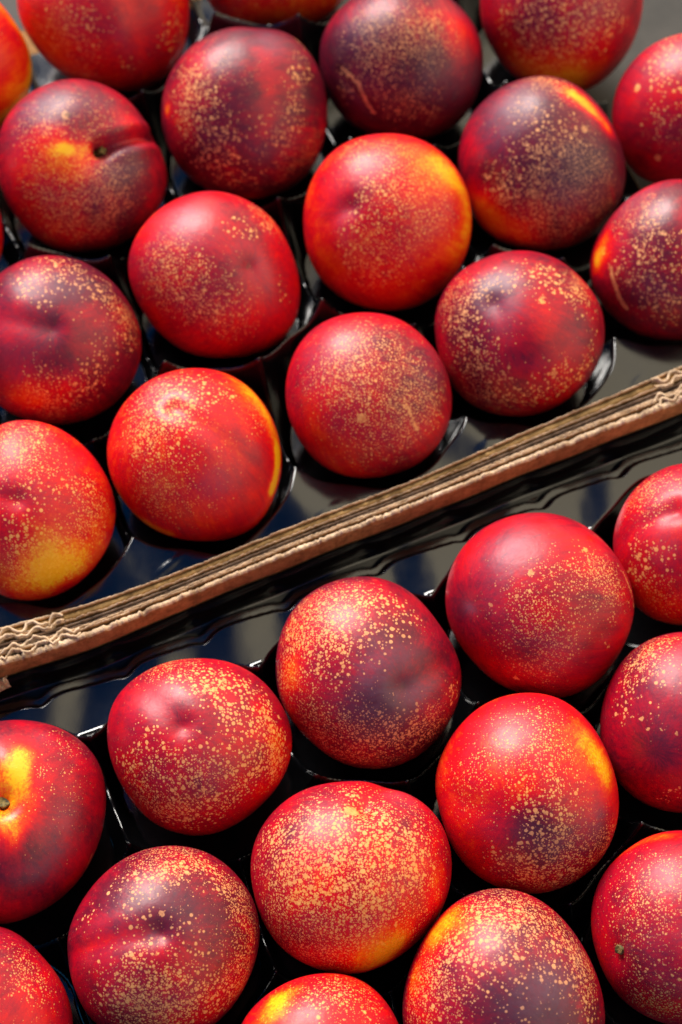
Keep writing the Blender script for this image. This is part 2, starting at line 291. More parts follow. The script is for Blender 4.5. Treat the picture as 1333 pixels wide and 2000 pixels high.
# lower box
F('nectarine cut by the right edge, just under the cardboard strip', (1350, 1062),
  [(1333,905),(1287,920),(1242,955),(1214,1000),(1200,1050),(1201,1080),(1212,1125),(1237,1180),(1277,1210),(1333,1220)] + circ((1350,1062),158,-85,85,8), .54,
  [('s',1240,1070,50,.5),('s',1290,1090,60,.7),('s',1250,1130,50,.8),('c',1280,1160,60,-.16),('f',1280,960,60,.8),('c',1320,1000,40,-.06),('f',1270,1170,60,.6),('b',1300,960,50,.6),('b',1310,1050,40,.7),('d',1322,1000,30,1.6),('g',1322,1000,1215,1062,18,1.0),('c',1300,1215,30,-.3)])
F('large crimson nectarine, scattered fine dots, pale scuff on its right edge, under the cardboard', (1055, 1182),
  [(1047,1002),(1107,1010),(1157,1040),(1202,1090),(1232,1145),(1238,1190),(1222,1245),(1192,1300),(1147,1345),(1092,1363),(1027,1355),(967,1330),(917,1280),(882,1230),(871,1170),(882,1110),(912,1060),(967,1020)], .60,
  [('c',1130,1250,60,-.03),('c',990,1100,60,.08),('c',910,1190,30,.1),('c',1150,1080,60,-.04),('f',1060,1180,90,.32),('f',1080,1240,80,.36),('s',1020,1150,70,.17),('s',960,1100,60,.2),('s',940,1230,60,.22),('f',1040,1290,70,.36),('f',1150,1130,60,.4),('s',1090,1210,60,.2),
   ('L','t',1205,1105,1234,1180,9,.72),('f',1190,1150,50,.7),('t',1140,1080,10,.75),('t',1038,1120,9,.8),('t',1011,1166,5,1.1),('t',1036,1156,5,1.1),('t',960,1180,5,1.1),('t',1010,1320,8,.8),('L','t',1150,1040,1185,1062,5,.6),('L','t',1176,1230,1190,1260,5,.6),
   ('b',1010,1075,55,1.0),('b',1080,1280,60,.7),('b',1000,1170,60,.25),('b',925,1178,18,.7),('d',922,1180,40,1.2)])
F('nectarine with dense pale dots and a smooth dusky purple cheek, below the cardboard middle', (722, 1312),
  [(697,1126),(757,1132),(812,1165),(852,1215),(885,1265),(903,1312),(897,1360),(867,1425),(817,1475),(767,1497),(730,1500),(662,1487),(625,1459),(580,1417),(546,1361),(541,1294),(553,1225),(590,1170),(645,1138)], .72,
  [('c',580,1330,55,-.50),('c',600,1230,80,-.22),('c',680,1170,80,-.18),('c',760,1370,60,.18),('c',830,1270,50,-.02),('c',850,1300,40,-.06),('c',560,1380,50,-.3),
   ('s',610,1250,80,1.0),('s',700,1190,70,.95),('s',790,1190,50,.5),('f',620,1200,90,1.0),('f',560,1320,50,1.0),('s',660,1330,40,.45),('s',740,1300,70,.18),('s',800,1400,60,.35),('s',730,1450,60,.5),('f',700,1460,90,1.0),('f',640,1410,60,.6),('s',800,1440,50,.7),('f',840,1420,50,.9),('s',880,1350,30,.8),('s',720,1240,40,.4),
   ('b',760,1370,80,1.0),('b',760,1290,60,.9),('b',840,1370,50,.6),('b',650,1170,50,.5),('d',788,1338,22,1.3),('g',788,1338,880,1285,24,1.3),('k',790,1340,4,.5)])
F('nectarine with bright golden blotches over red, below the cardboard on the left', (392, 1460),
  [(380,1288),(440,1292),(500,1320),(545,1370),(570,1425),(571,1465),(555,1515),(515,1565),(465,1605),(400,1630),(350,1625),(295,1600),(255,1555),(230,1510),(212,1440),(215,1390),(240,1345),(290,1310),(330,1293)], .57,
  [('c',300,1380,40,-.06),('c',400,1400,50,.05),('c',380,1440,40,.06),('c',480,1560,60,-.12),('c',250,1480,50,.02),('c',540,1450,40,-.14),
   ('s',390,1330,60,.95),('s',450,1350,60,.95),('s',500,1400,60,1.0),('s',530,1470,45,1.0),('s',280,1440,50,.62),('s',370,1490,70,.45),('s',440,1450,50,.4),('s',340,1560,70,.7),('s',400,1580,70,.7),('s',480,1500,50,.7),('f',330,1300,70,.8),('f',300,1550,80,.7),('f',540,1500,50,.8),('s',300,1385,32,-.8),('f',420,1540,80,.5),('s',250,1500,40,.7),
   ('L','t',520,1395,540,1490,26,.62),('L','t',445,1335,395,1352,18,.60),('L','s',500,1370,545,1480,40,.9),('L','c',520,1395,540,1480,24,-.15),('t',500,1500,20,.5),('t',365,1590,18,.55),
   ('b',300,1380,40,.5),('b',400,1510,60,.5),('b',440,1400,40,.3),('d',352,1416,22,1.0),('g',352,1416,262,1330,26,0.9),('k',354,1414,3,.5)])
F('smooth dark red nectarine on the left edge with a yellow hollow round its stalk', (12, 1607),
  [(0,1410),(65,1410),(120,1425),(165,1455),(195,1490),(204,1535),(205,1590),(190,1650),(160,1710),(110,1760),(50,1790),(0,1804)] + circ((5,1607),195,255,105,7), .63,
  [('c',10,1540,42,-.62),('c',30,1500,30,-.4),('c',5,1600,30,-.45),('L','c',20,1500,60,1480,26,-.2),('c',30,1660,60,-.05),('c',140,1500,50,-.05),('c',90,1640,60,.08),('f',110,1540,100,.22),('f',130,1450,50,.3),('s',60,1520,24,.3),
   ('b',130,1600,50,.9),('b',90,1680,60,.8),('b',100,1450,30,.5),('d',6,1560,55,6.0),('d',4,1565,22,4.0),('g',6,1560,-50,1440,20,1.5),('L','t',165,1700,180,1668,3,.9)], hi=True, axis=(4,1562), stem='brown')
F('dark crimson nectarine on the right edge, middle of the lower right column, big sparse dots', (1350, 1410),
  [(1333,1235),(1282,1245),(1227,1280),(1192,1340),(1176,1400),(1177,1450),(1192,1500),(1222,1542),(1257,1567),(1297,1582),(1333,1585)] + circ((1350,1410),175,-85,85,8), .66,
  [('s',1260,1290,50,.75),('f',1260,1280,60,.8),('c',1300,1270,50,-.16),('s',1215,1390,35,.75),('s',1220,1330,40,.6),('s',1290,1400,50,.25),('s',1310,1310,50,.5),('s',1310,1550,40,.6),('t',1258,1406,6,1.1),('t',1268,1424,5,1.1),('t',1294,1427,4,1.1),('t',1322,1433,5,1.1),('b',1310,1300,50,.7),('b',1320,1380,50,.4),('d',1280,1470,60,.8),('c',1270,1470,60,.05)])
F('bright red nectarine with a golden right shoulder and dotted dusky base', (1028, 1547),
  [(1037,1352),(1097,1362),(1142,1400),(1177,1450),(1192,1490),(1207,1550),(1202,1610),(1177,1670),(1127,1715),(1057,1742),(987,1735),(927,1705),(887,1660),(867,1600),(852,1550),(850,1515),(867,1470),(902,1415),(957,1370)], .485,
  [('c',1170,1500,45,-.45),('c',1140,1440,50,-.25),('c',1110,1510,50,-.10),('c',1170,1605,60,.42),('c',1070,1630,90,.30),('c',1110,1700,70,.18),('c',980,1700,50,.15),('c',930,1600,40,.0),('c',1030,1590,40,.15),('c',940,1480,60,-.03),
   ('f',1050,1450,90,.75),('s',1060,1480,60,.4),('f',920,1540,70,.4),('s',1030,1540,50,.5),('s',1080,1580,50,.6),('s',1160,1490,40,.5),('s',1060,1690,60,.85),('s',1130,1680,50,.7),('s',960,1680,50,.5),('f',1180,1620,50,.9),('f',1100,1620,60,.6),('s',1050,1630,40,.35),('f',1060,1720,80,.8),('s',1010,1660,50,.5),
   ('b',1010,1430,55,.75),('b',1060,1640,60,.5),('b',1160,1570,40,.6),('b',1140,1600,50,.4),('d',1010,1590,46,1.0),('g',900,1560,1010,1600,30,.7)])
F('nectarine covered all over in orange flecks with a tan russet top, bottom centre', (687, 1712),
  [(645,1532),(590,1545),(535,1585),(500,1635),(489,1690),(500,1750),(520,1810),(565,1860),(620,1887),(667,1897),(712,1895),(767,1870),(827,1825),(867,1770),(883,1700),(877,1640),(847,1585),(797,1550),(755,1545),(725,1528),(692,1529)], .54,
  [('c',690,1650,110,-.05),('c',640,1780,90,-.04),('c',760,1600,60,.12),('c',600,1580,60,.12),('c',850,1720,40,-.16),('c',740,1850,60,-.38),('L','c',690,1890,770,1840,22,-.25),('c',660,1700,80,.02),('c',800,1840,40,.0),('c',840,1660,50,-.08),
   ('s',690,1640,90,1.05),('s',610,1700,80,.95),('s',700,1750,90,.85),('s',560,1640,50,.8),('s',790,1640,50,.7),('s',600,1590,60,.6),('s',820,1720,50,.6),('f',680,1720,190,1.0),('f',600,1830,80,.9),('s',740,1840,50,.5),
   ('s',700,1590,60,.9),('c',690,1600,50,-.12),('t',700,1592,26,.7),('L','t',690,1590,760,1580,16,.4),('k',705,1590,7,.9),('t',640,1640,30,.4),('b',780,1560,40,.6),('b',640,1640,60,.5),('b',620,1570,40,.3),('d',712,1582,34,2.0),('g',712,1582,760,1530,20,1.5),('t',720,1840,22,.55)])
F('maroon nectarine at the bottom left with golden flecks round a dark dimple', (320, 1840),
  [(340,1655),(410,1670),(460,1710),(495,1760),(509,1810),(500,1870),(475,1930),(440,1980),(390,2015),(325,2028),(250,2018),(185,1995),(160,1950),(140,1890),(133,1830),(145,1790),(175,1740),(225,1690),(280,1662)], .70,
  [('c',330,1800,50,.14),('c',200,1840,50,-.14),('c',330,1730,60,-.08),('c',340,1960,80,-.24),('c',450,1930,60,-.2),('c',150,1800,40,-.05),('c',490,1830,30,-.2),
   ('s',320,1730,50,1.0),('s',250,1740,50,.7),('s',400,1700,60,.8),('f',330,1680,100,1.0),('s',180,1800,40,.6),('s',280,1810,50,.4),('s',380,1830,50,.45),('s',460,1760,40,.8),('s',320,1950,80,1.0),('s',430,1930,60,1.0),('f',470,1880,60,1.0),('f',300,1960,100,1.0),('s',210,1930,60,.7),('f',480,1780,50,1.0),('s',290,1890,50,.5),
   ('t',320,1730,28,.6),('t',370,1722,18,.6),('L','t',270,1950,390,1920,26,.45),('t',430,1955,20,.6),('t',316,1788,7,1.0),
   ('b',330,1780,50,.4),('b',260,1850,60,.4),('b',390,1820,40,.3),('d',312,1824,40,1.8),('g',312,1824,133,1865,22,1.5),('L','c',290,1830,140,1865,9,-.12),('b',300,1830,12,.9)])
F('red nectarine at the bottom right edge with a small brown stub on its left', (1347, 1812),
  [(1333,1625),(1282,1630),(1232,1660),(1187,1700),(1162,1750),(1157,1820),(1177,1890),(1207,1945),(1257,1980),(1317,2000)] + circ((1347,1812),188,-92,92,8), .55,
  [('L','c',1220,1670,1330,1632,26,-.25),('f',1280,1720,80,.5),('s',1230,1790,60,.25),('f',1250,1820,80,.45),('s',1290,1900,60,.4),('c',1260,1880,60,.14),('c',1220,1830,40,.1),('f',1290,1960,60,.7),('s',1280,1960,50,.5),('c',1290,1960,50,-.08),
   ('b',1300,1710,45,.95),('b',1320,1840,60,.5),('d',1212,1862,26,1.6),('k',1215,1859,9,.95),('b',1228,1850,14,.4)], axis=(1215,1860), stem='stub')
F('orange flecked nectarine with a purple cheek, cut by the bottom edge right of centre', (985, 1935),
  [(967,1737),(1037,1750),(1092,1790),(1137,1850),(1167,1915),(1180,1980),(1175,2030),(1130,2095),(1060,2130),(985,2138),(900,2125),(830,2080),(795,2035),(787,1980),(792,1930),(812,1870),(847,1810),(902,1757)], .68,
  [('c',850,1850,50,-.5),('c',880,1790,60,-.40),('c',815,1930,40,-.45),('c',920,1820,60,-.2),('c',850,1980,50,-.25),('c',1040,1950,80,.22),('c',1000,1770,60,-.1),
   ('s',960,1790,80,.95),('s',920,1850,60,.9),('s',1080,1830,60,1.0),('f',1000,1770,110,1.0),('f',1130,1900,60,1.0),('s',1020,1900,60,.40),('s',1110,1900,50,.8),('s',990,1950,60,.4),('s',1090,1980,60,.3),('s',860,1960,60,.6),('f',850,1930,90,.8),('s',1150,1980,40,.7),
   ('b',1050,1950,90,1.0),('b',960,1830,60,.35),('b',1100,1880,50,.4),('d',1070,1990,40,1.2)])
F('nectarine just showing at the bottom edge, centre, yellow on its left', (625, 2070),
  [(470,2000),(510,1955),(565,1920),(625,1905),(670,1906),(707,1917),(747,1950),(776,1995)] + circ((625,2070),168,12,-195,11), .52,
  [('c',530,1975,50,-.48),('c',560,1950,40,-.2),('c',680,1940,50,.08),('s',680,1950,60,.5),('f',670,1940,80,.7),('f',560,1960,60,.4),('s',620,1990,60,.4)])
F('dark red nectarine filling the bottom left corner', (-32, 1992),
  [(0,1812),(30,1825),(75,1870),(110,1910),(135,1965),(141,2000),(141,2040)] + circ((-32,1992),180,-30,-285,10), .58,
  [('s',60,1950,60,.4),('f',60,1930,80,.5),('c',60,1980,60,-.08),('c',40,1860,40,-.04),('f',20,1880,60,.3)])

bm = bmesh.new(); bmesh.ops.create_icosphere(bm, subdivisions=6, radius=1.0)
T6 = bpy.data.meshes.new('nectarine'); bm.to_mesh(T6); bm.free()
bm = bmesh.new(); bmesh.ops.create_icosphere(bm, subdivisions=7, radius=1.0)
T7 = bpy.data.meshes.new('nectarine'); bm.to_mesh(T7); bm.free()
def verts_of(me):
    a = np.empty(len(me.vertices) * 3); me.vertices.foreach_get('co', a); return a.reshape(-1, 3)
CELLS = []

def build_fruit(fd, idx):
    rs = np.random.RandomState(100 + idx)
    cx, cy = fd['c']; P = np.array(fd['pts'], float)
    cen, depth = on_plane(cx, cy, fd['z'])
    # outline radius as a periodic function of image angle (up = +90)
    ang = np.arctan2(-(P[:, 1] - cy), P[:, 0] - cx); rad = np.hypot(P[:, 0] - cx, P[:, 1] - cy)
    o = np.argsort(ang); ang, rad = ang[o], rad[o]
    g = np.linspace(-math.pi, math.pi, 361)
    s = np.interp(g, np.concatenate([ang - 2 * math.pi, ang, ang + 2 * math.pi]), np.tile(rad, 3))[:-1]
    k = np.exp(-0.5 * (np.arange(-30, 31) / 9.0) ** 2); k /= k.sum()
    s = np.convolve(np.concatenate([s[-30:], s, s[:30]]), k, 'valid')
    s = np.append(s, s[0]); Rpx = s[:-1].mean()
    S = lambda a: np.interp(a, g, s)
    R = Rpx / FPX * depth
    # frame at the fruit, facing the camera
    v = CAM - cen; v = v / np.linalg.norm(v); X = np.cross(YA, v); X /= np.linalg.norm(X); Y = np.cross(v, X)
    def pdir(x, y):
        a = math.atan2(-(y - cy), x - cx); q = math.hypot(x - cx, y - cy) / float(S(a)); q = min(q, 1.25)
        if q <= 0.985: return np.array([q * math.cos(a), q * math.sin(a), math.sqrt(1 - q * q)])
        th = math.asin(0.985) + (q - 0.985) * 2.0
        return np.array([math.sin(th) * math.cos(a), math.sin(th) * math.sin(a), math.cos(th)])
    tm = T7 if fd['hi'] else T6
    d = verts_of(tm)
    al = np.arctan2(d[:, 1], d[:, 0]); w = d[:, 0] ** 2 + d[:, 1] ** 2
    r = 1 + (S(al) / Rpx - 1) * w
    dz = 0.93 + 0.03 * rs.rand()
    # soft uneven swellings
    for _ in range(5):
        u = rs.randn(3); u /= np.linalg.norm(u); r = r + 0.018 * rs.randn() * np.exp(-((1 - d @ u) / 0.25)) * (1 - 0.75 * w)
    dw = d.copy()
    for fr, am in ((3.2, 0.055), (7.5, 0.035), (17.0, 0.022)):
        for _ in range(5):
            q = rs.randn(3); q *= fr / np.linalg.norm(q); o_ = rs.randn(3); o_ *= am / np.linalg.norm(o_)
            dw += np.sin(d @ q + rs.rand() * 6.28)[:, None] * o_
    dw /= np.linalg.norm(dw, axis=1)[:, None]
    paint = {'c': np.full(len(d), fd['base'] + (0.045 if fd['base'] > 0.52 else 0.0) + (0.035 if fd['base'] > 0.6 else 0.0)), 's': np.zeros(len(d)), 'f': np.full(len(d), 0.14), 'b': np.zeros(len(d)), 't': np.zeros(len(d)), 'k': np.zeros(len(d))}
    def arc(x0, y0, x1, y1, dd=None):
        dd = d if dd is None else dd
        a, b = pdir(x0, y0), pdir(x1, y1); n = 22
        L = []
        for i in range(n):
            q = a * (1 - i / (n - 1)) + b * i / (n - 1); L.append(q / np.linalg.norm(q))
        L = np.array(L); dt = dd @ L.T
        j = dt.argmax(1)
        return np.arccos(np.clip(dt.max(1), -1, 1)), j / (n - 1)
    for m in fd['marks']:
        if m[0] in paint:
            D = np.arccos(np.clip((dw if m[3] > 14 else d) @ pdir(m[1], m[2]), -1, 1)) * Rpx
            paint[m[0]] += m[4] * np.exp(-(D / m[3]) ** 2 * 1.05) if m[0] not in 'tk' else m[4] * (0.62 if m[0] == 't' and m[3] > 11 else 1) * (1 - sm(0.3, 1.35, D / m[3]))
        elif m[0] == 'L':
            D, _ = arc(*m[2:6], dd=(d * 0.45 + dw * 0.55) / np.linalg.norm(d * 0.45 + dw * 0.55, axis=1)[:, None]); D = D * Rpx
            paint[m[1]] += m[7] * (0.75 if m[1] == 't' else 1) * (np.exp(-(D / m[6]) ** 2) if m[1] not in 'tk' else (1 - sm(0.4, 1.3, D / m[6])))
        elif m[0] == 'g':
            D, tt = arc(*m[1:5]); D = D * Rpx
            r -= 1.3 * m[6] / 1000 / R * np.exp(-(D / m[5]) ** 2) * (1 - 0.75 * tt)
            r += 0.35 * m[6] / 1000 / R * np.exp(-((D - 2.0 * m[5]) / (1.2 * m[5])) ** 2) * (1 - 0.75 * tt)
        elif m[0] == 'd':
            D = np.arccos(np.clip(d @ pdir(m[1], m[2]), -1, 1)) * Rpx
            r -= (m[4] if m[4] > 3 else 0.85 * m[4]) / 1000 / R * np.exp(-(D / m[3]) ** 1.6)
    loc = d * r[:, None]; loc[:, 2] *= dz; loc *= R
    world_off = loc[:, :1] * X + loc[:, 1:2] * Y + loc[:, 2:3] * v
    me = tm.copy(); me.name = 'nectarine'
    me.vertices.foreach_set('co', world_off.ravel()); me.update()
    ax = None
    for m in fd['marks']:
        if m[0] == 'd': ax = pdir(m[1], m[2]); break
    if fd['axis']: ax = pdir(*fd['axis'])
    if ax is None: ax = rs.randn(3) + np.array([0, 0, 2.0]); ax /= np.linalg.norm(ax)
    e = np.cross(ax, [0.3, 0.9, 0.1]); e /= np.linalg.norm(e); f = np.cross(ax, e)
    ph = np.arctan2(d @ f, d @ e); th = np.arccos(np.clip(d @ ax, -1, 1))
    stv = np.stack([np.cos(ph) * (0.3 + 0.7 * np.sin(th)), np.sin(ph) * (0.3 + 0.7 * np.sin(th)), th * 0.10], 1)
    def put(name, arr):
        a = me.attributes.new(name, 'FLOAT_VECTOR', 'POINT'); a.data.foreach_set('vector', np.ascontiguousarray(arr, dtype=np.float32).ravel())
    put('paint', np.stack([np.clip(paint['c'], -.1, 1.05), np.clip(paint['s'], 0, 1), np.clip(paint['f'], 0, 1)], 1))
    put('paint_two', np.clip(np.stack([paint['b'], paint['t'], paint['k']], 1), 0, 1))
    put('streak', stv)
    ob = link('nectarine', me, SKIN); ob.location = cen
    ob['seed'] = [float(x) for x in rs.rand(3) * 3]
    tag(ob, fd['label'], 'nectarine', 'ripe nectarines sitting in the tray cells')
    CELLS.append((cen[0], cen[1], R, fd['z']))
    if fd['stem']: build_stem(fd['stem'], ob, loc, d, ax, R, X, Y, v, rs)

def build_stem(kind, ob, loc, d, ax, R, X, Y, v, rs):
    i = int((d @ ax).argmax()); p = loc[i]
    basep = p[0] * X + p[1] * Y + p[2] * v; axis = ax[0] * X + ax[1] * Y + ax[2] * v
    if kind == 'green': L, r0, lean = 0.0068, 0.0022, X * 0.75 + Y * 0.25
    elif kind == 'brown': L, r0, lean = 0.0036, 0.0024, X * 0.1 + Y * 0.3
    else: L, r0, lean = 0.0014, 0.0016, X * 0.0
    up = Vector(axis + lean).normalized(); a = up.orthogonal().normalized(); b = up.cross(a)
    bm = bmesh.new(); rings = []
    prof = [(-0.5, 1.1), (0.0, 1.15), (0.35, 0.85), (0.7, 0.9), (0.95, 1.1), (1.0, 0.85), (0.93, 0.45)]
    for t, q in prof:
        ring = []
        for j in range(14):
            an = j / 14 * 2 * math.pi; rr = r0 * q * (1 + 0.16 * math.sin(3 * an + t * 4) + 0.08 * rs.randn())
            ring.append(bm.verts.new(Vector(basep) + up * (t * L) + (a * math.cos(an) + b * math.sin(an)) * rr))
        rings.append(ring)
    for A, B in zip(rings, rings[1:]):
        for j in range(14): bm.faces.new((A[j], A[(j + 1) % 14], B[(j + 1) % 14], B[j]))
    bm.faces.new(rings[-1]); bm.faces.new(rings[0][::-1])
    me = bpy.data.meshes.new('stem'); bm.to_mesh(me); bm.free()
    link('stem', me, STEM, ob)
for i, fd in enumerate(FR): build_fruit(fd, i)

# ------------------------------------------------------------------ cardboard walls between the two boxes
ZTOP = 0.008
E1 = [(-420,1330),(-150,1262),(0,1224),(111,1197),(186,1175),(400,1096),(580,1020),(661,990),(800,942),(1020,842),(1191,773),(1333,712),(1480,645),(1760,525)]
E2 = [(-420,1408),(-150,1341),(0,1300),(150,1257),(210,1231),(400,1150),(610,1065),(800,993),(960,927),(1150,853),(1292,800),(1333,786),(1480,724),(1760,604)]
w1 = np.array([on_plane(x, y, ZTOP)[0][:2] for x, y in E1]); w2 = np.array([on_plane(x, y, ZTOP)[0][:2] for x, y in E2])
U = w1[-2] - w1[1]; U /= np.linalg.norm(U); V = np.array([U[1], -U[0]])            # V points to the near (lower) box
ORG = (w1[6] + w2[6]) / 2
def uv(p): q = np.atleast_2d(p) - ORG; return q @ U, q @ V
u1, v1 = uv(w1); u2, v2 = uv(w2)
def smooth_curve(u, us, vs):
    gg = np.linspace(us[0], us[-1], 600); y = np.interp(gg, us, vs)
    k = np.exp(-0.5 * (np.arange(-60, 61) / 22.0) ** 2); k /= k.sum()
    yp = np.concatenate([y[0] + (y[1] - y[0]) * np.arange(-60, 0), y, y[-1] + (y[-1] - y[-2]) * np.arange(1, 61)])
    return np.interp(u, gg, np.convolve(yp, k, 'valid'))
def vfar(u): return smooth_curve(u, u1, v1)
def vnear(u): return smooth_curve(u, u2, v2)
UMIN, UMAX = -0.235, 0.215
ZB = -0.044
def u_of_px(x, y): return float(uv(on_plane(x, y, ZTOP)[0][:2])[0][0])
UL, UR = u_of_px(135, 1230), u_of_px(1285, 765)      # where the open flutes end / begin again

def jag(u, seed, amp, f=1.0):
    return np.array([amp * (mn.noise(Vector((x * 900 * f, seed * 7.3, 0))) + 0.6 * mn.noise(Vector((x * 2600 * f, seed, 3))) + 0.9 * mn.noise(Vector((x * 160, seed, 9))) - 2.6 * max(0.0, mn.noise(Vector((x * 420, seed, 21))) - 0.28)) for x in u])
def ribbon(name, f0, f1, drop, seed, mat, parent, amp=0.0005, wob=0.00035, label=None, zb=ZB):
    """an upright sheet of paper board: f0..f1 are fractions of the way across the pair of walls"""
    us = np.arange(UMIN, UMAX, 0.0006); n = len(us); rs = np.random.RandomState(seed)
    a, b = vfar(us), vnear(us)
    A = a + (b - a) * f0 + jag(us, seed, wob * 0.25); B = a + (b - a) * f1 + jag(us, seed + 5, wob * 0.25)
    zt = ZTOP - drop + jag(us, seed + 9, amp)
    rows = []
    def row(vv, zz):
        rows.append(np.stack([ORG[0] + us * U[0] + vv * V[0], ORG[1] + us * U[1] + vv * V[1], zz], 1))
    th = B - A
    row(A, np.full(n, zb)); row(A, zt - 0.004); row(A + 0.02 * th, zt - 0.0007 + jag(us, seed + 2, 0.0002)); row(A + 0.25 * th, zt + jag(us, seed + 1, amp * 0.6)); row(A + 0.6 * th, zt + jag(us, seed + 3, amp * 0.6)); row(B - 0.05 * th, zt - 0.0006 + jag(us, seed + 4, 0.0002))
    row(B + jag(us, seed + 6, wob * 0.4), zt - 0.0020); row(B, zt - 0.006); row(B, np.full(n, zb))
    co = np.concatenate(rows); nr = len(rows)
    fc = []
    for r_ in range(nr - 1):
        o = r_ * n
        for i in range(n - 1): fc.append((o + i, o + n + i, o + n + i + 1, o + i + 1))
    o = (nr - 1) * n
    for i in range(n - 1): fc.append((o + i, i, i + 1, o + i + 1))
    fc.append(tuple(r_ * n for r_ in range(nr))[::-1]); fc.append(tuple(r_ * n + n - 1 for r_ in range(nr)))
    me = bpy.data.meshes.new(name); me.from_pydata(co.tolist(), [], fc); me.update()
    ob = link(name, me, mat, parent)
    # torn, paler top and browner faces
    me.materials.append(TORN)
    m = 0
    for p in me.polygons[:(nr - 1) * (n - 1)]:
        r_ = p.index // (n - 1)
        if mat is LINER and r_ in (2, 3, 4): p.material_index = 1
    if label: ob['label'] = label
    return ob
def zigzag(name, f0, f1, ua, ub, pitch, mat, parent, seed, drop=0.0006):
    """open corrugated medium standing upright between two liners"""
    us = np.arange(ua, ub, pitch / 12); n = len(us)
    a, b = vfar(us), vnear(us)
    ph = us / pitch * 2 * math.pi + 1.2 * jag(us, seed, 1.0, 0.1)
    tri = 0.5 + 0.5 * (0.75 * np.sin(ph) + 0.25 * np.clip(1.8 * np.sin(ph), -1, 1))
    c = a + (b - a) * (f0 + (f1 - f0) * tri)
    zt = ZTOP - drop + jag(us, seed + 1, 0.0011, 0.5)
    tt = 0.00045
    slope = np.gradient(c, us); nu = -slope / np.hypot(1, slope); nv = 1 / np.hypot(1, slope)
    lean = jag(us, seed + 4, 0.0008, 0.5)
    rows = []
    for sgn, z, ln in ((-1, np.full(n, ZB), 0), (-1, zt - 0.004, 0), (-1, zt, 1), (1, zt, 1), (1, zt - 0.004, 0), (1, np.full(n, ZB), 0)):
        uu = us + nu * sgn * tt; vv = c + nv * sgn * tt + ln * lean
        rows.append(np.stack([ORG[0] + uu * U[0] + vv * V[0], ORG[1] + uu * U[1] + vv * V[1], z], 1))
    co = np.concatenate(rows); nr = len(rows); fc = []
    for r_ in range(nr):
        o = r_ * n; q = ((r_ + 1) % nr) * n
        for i in range(n - 1): fc.append((o + i, q + i, q + i + 1, o + i + 1))
    me = bpy.data.meshes.new(name); me.from_pydata(co.tolist(), [], fc); me.update()
    return link(name, me, mat, parent)
def empty(name, loc):
    o = bpy.data.objects.new(name, None); col.objects.link(o); o.location = loc; o.empty_display_size = 0.02; return o
def adopt(root):
    for c in root.children: c.location = tuple(-Vector(root.location))
upper = empty('cardboard_box', (ORG[0] - V[0] * 0.15, ORG[1] - V[1] * 0.15, -0.045))
tag(upper, 'brown cardboard box of the upper fruit, the far half of the diagonal strip', 'box', 'cardboard fruit boxes')
lower = empty('cardboard_box', (ORG[0] + V[0] * 0.15, ORG[1] + V[1] * 0.15, -0.045))
tag(lower, 'brown cardboard box of the lower fruit, the near half of the diagonal strip', 'box', 'cardboard fruit boxes')
ribbon('liner', 0.00, 0.06, 0.0004, 1, LINER, upper, amp=0.0007)
ribbon('fluting', 0.07, 0.275, 0.0018, 2, FLUTE, upper, amp=0.0002, wob=0.0001, label='brown crushed fluting sunk between the liners')
ribbon('liner', 0.285, 0.335, 0.0008, 3, LINER, upper, amp=0.0010)
ribbon('fluting', 0.34, 0.40, 0.0036, 4, FLUTE, upper, amp=0.0003, wob=0.0001)
ribbon('liner', 0.41, 0.46, 0.0014, 5, GREY, upper, amp=0.0005, label='greyish liner beside the dark gap')
ribbon('liner', 0.515, 0.555, 0.0018, 6, GREY, lower, amp=0.0005, label='greyish liner beside the dark gap')
ribbon('fluting', 0.565, 0.65, 0.0010, 7, LINER, lower, amp=0.0007, wob=0.0004)
ribbon('liner', 0.66, 0.725, 0.0002, 8, LINER, lower, amp=0.0009)
ribbon('fluting', 0.735, 0.80, 0.0036, 9, FLUTE, lower, amp=0.0003, wob=0.0001)
ribbon('liner', 0.81, 1.0, 0.0002, 10, LINER, lower, amp=0.0011, label='wide rounded front liner with a pale torn top')
for k, (f0, f1) in enumerate(((0.07, 0.26), (0.27, 0.41))):
    zigzag('fluting', f0, f1, UMIN, UL, 0.0100, TORN, upper, 20 + k, -0.0002)
    zigzag('fluting', f0, f1, UR, UMAX, 0.0100, TORN, upper, 24 + k, -0.0002)
for k, (f0, f1) in enumerate(((0.56, 0.70), (0.71, 0.86))):
    zigzag('fluting', f0, f1, UMIN, UL + 0.004, 0.0100, TORN, lower, 30 + k, -0.0004)
    zigzag('fluting', f0, f1, UR - 0.004, UMAX, 0.0100, TORN, lower, 34 + k, -0.0004)
def flap(parent):
    rs = np.random.RandomState(5); bm = bmesh.new(); nx, ny = 14, 8; G = []
    for i in range(nx):
        row_ = []
        for j in range(ny):
            a = i / (nx - 1); b = j / (ny - 1)
            x = -70 + 92 * a - 10 * b + rs.randn() * (1.6 if j in (0, ny - 1) or i == nx - 1 else 0.5); y = 1392 - 52 * a - 30 * b * (1 - 0.35 * a) + rs.randn() * 1.4
            p, _ = on_plane(x, y, 0.001); row_.append(bm.verts.new((p[0], p[1], 0.001 + 0.0012 * rs.randn() * (0.2 + b) + 0.002 * math.sin(3 * b))))
        G.append(row_)
    for i in range(nx - 1):
        for j in range(ny - 1): bm.faces.new((G[i][j], G[i + 1][j], G[i + 1][j + 1], G[i][j + 1]))
    ex = bmesh.ops.solidify(bm, geom=bm.faces[:], thickness=0.0008)
    bmesh.ops.recalc_face_normals(bm, faces=bm.faces)
    me = bpy.data.meshes.new('torn_flap'); bm.to_mesh(me); bm.free(); link('torn_flap', me, TORN, parent, False)
flap(lower)
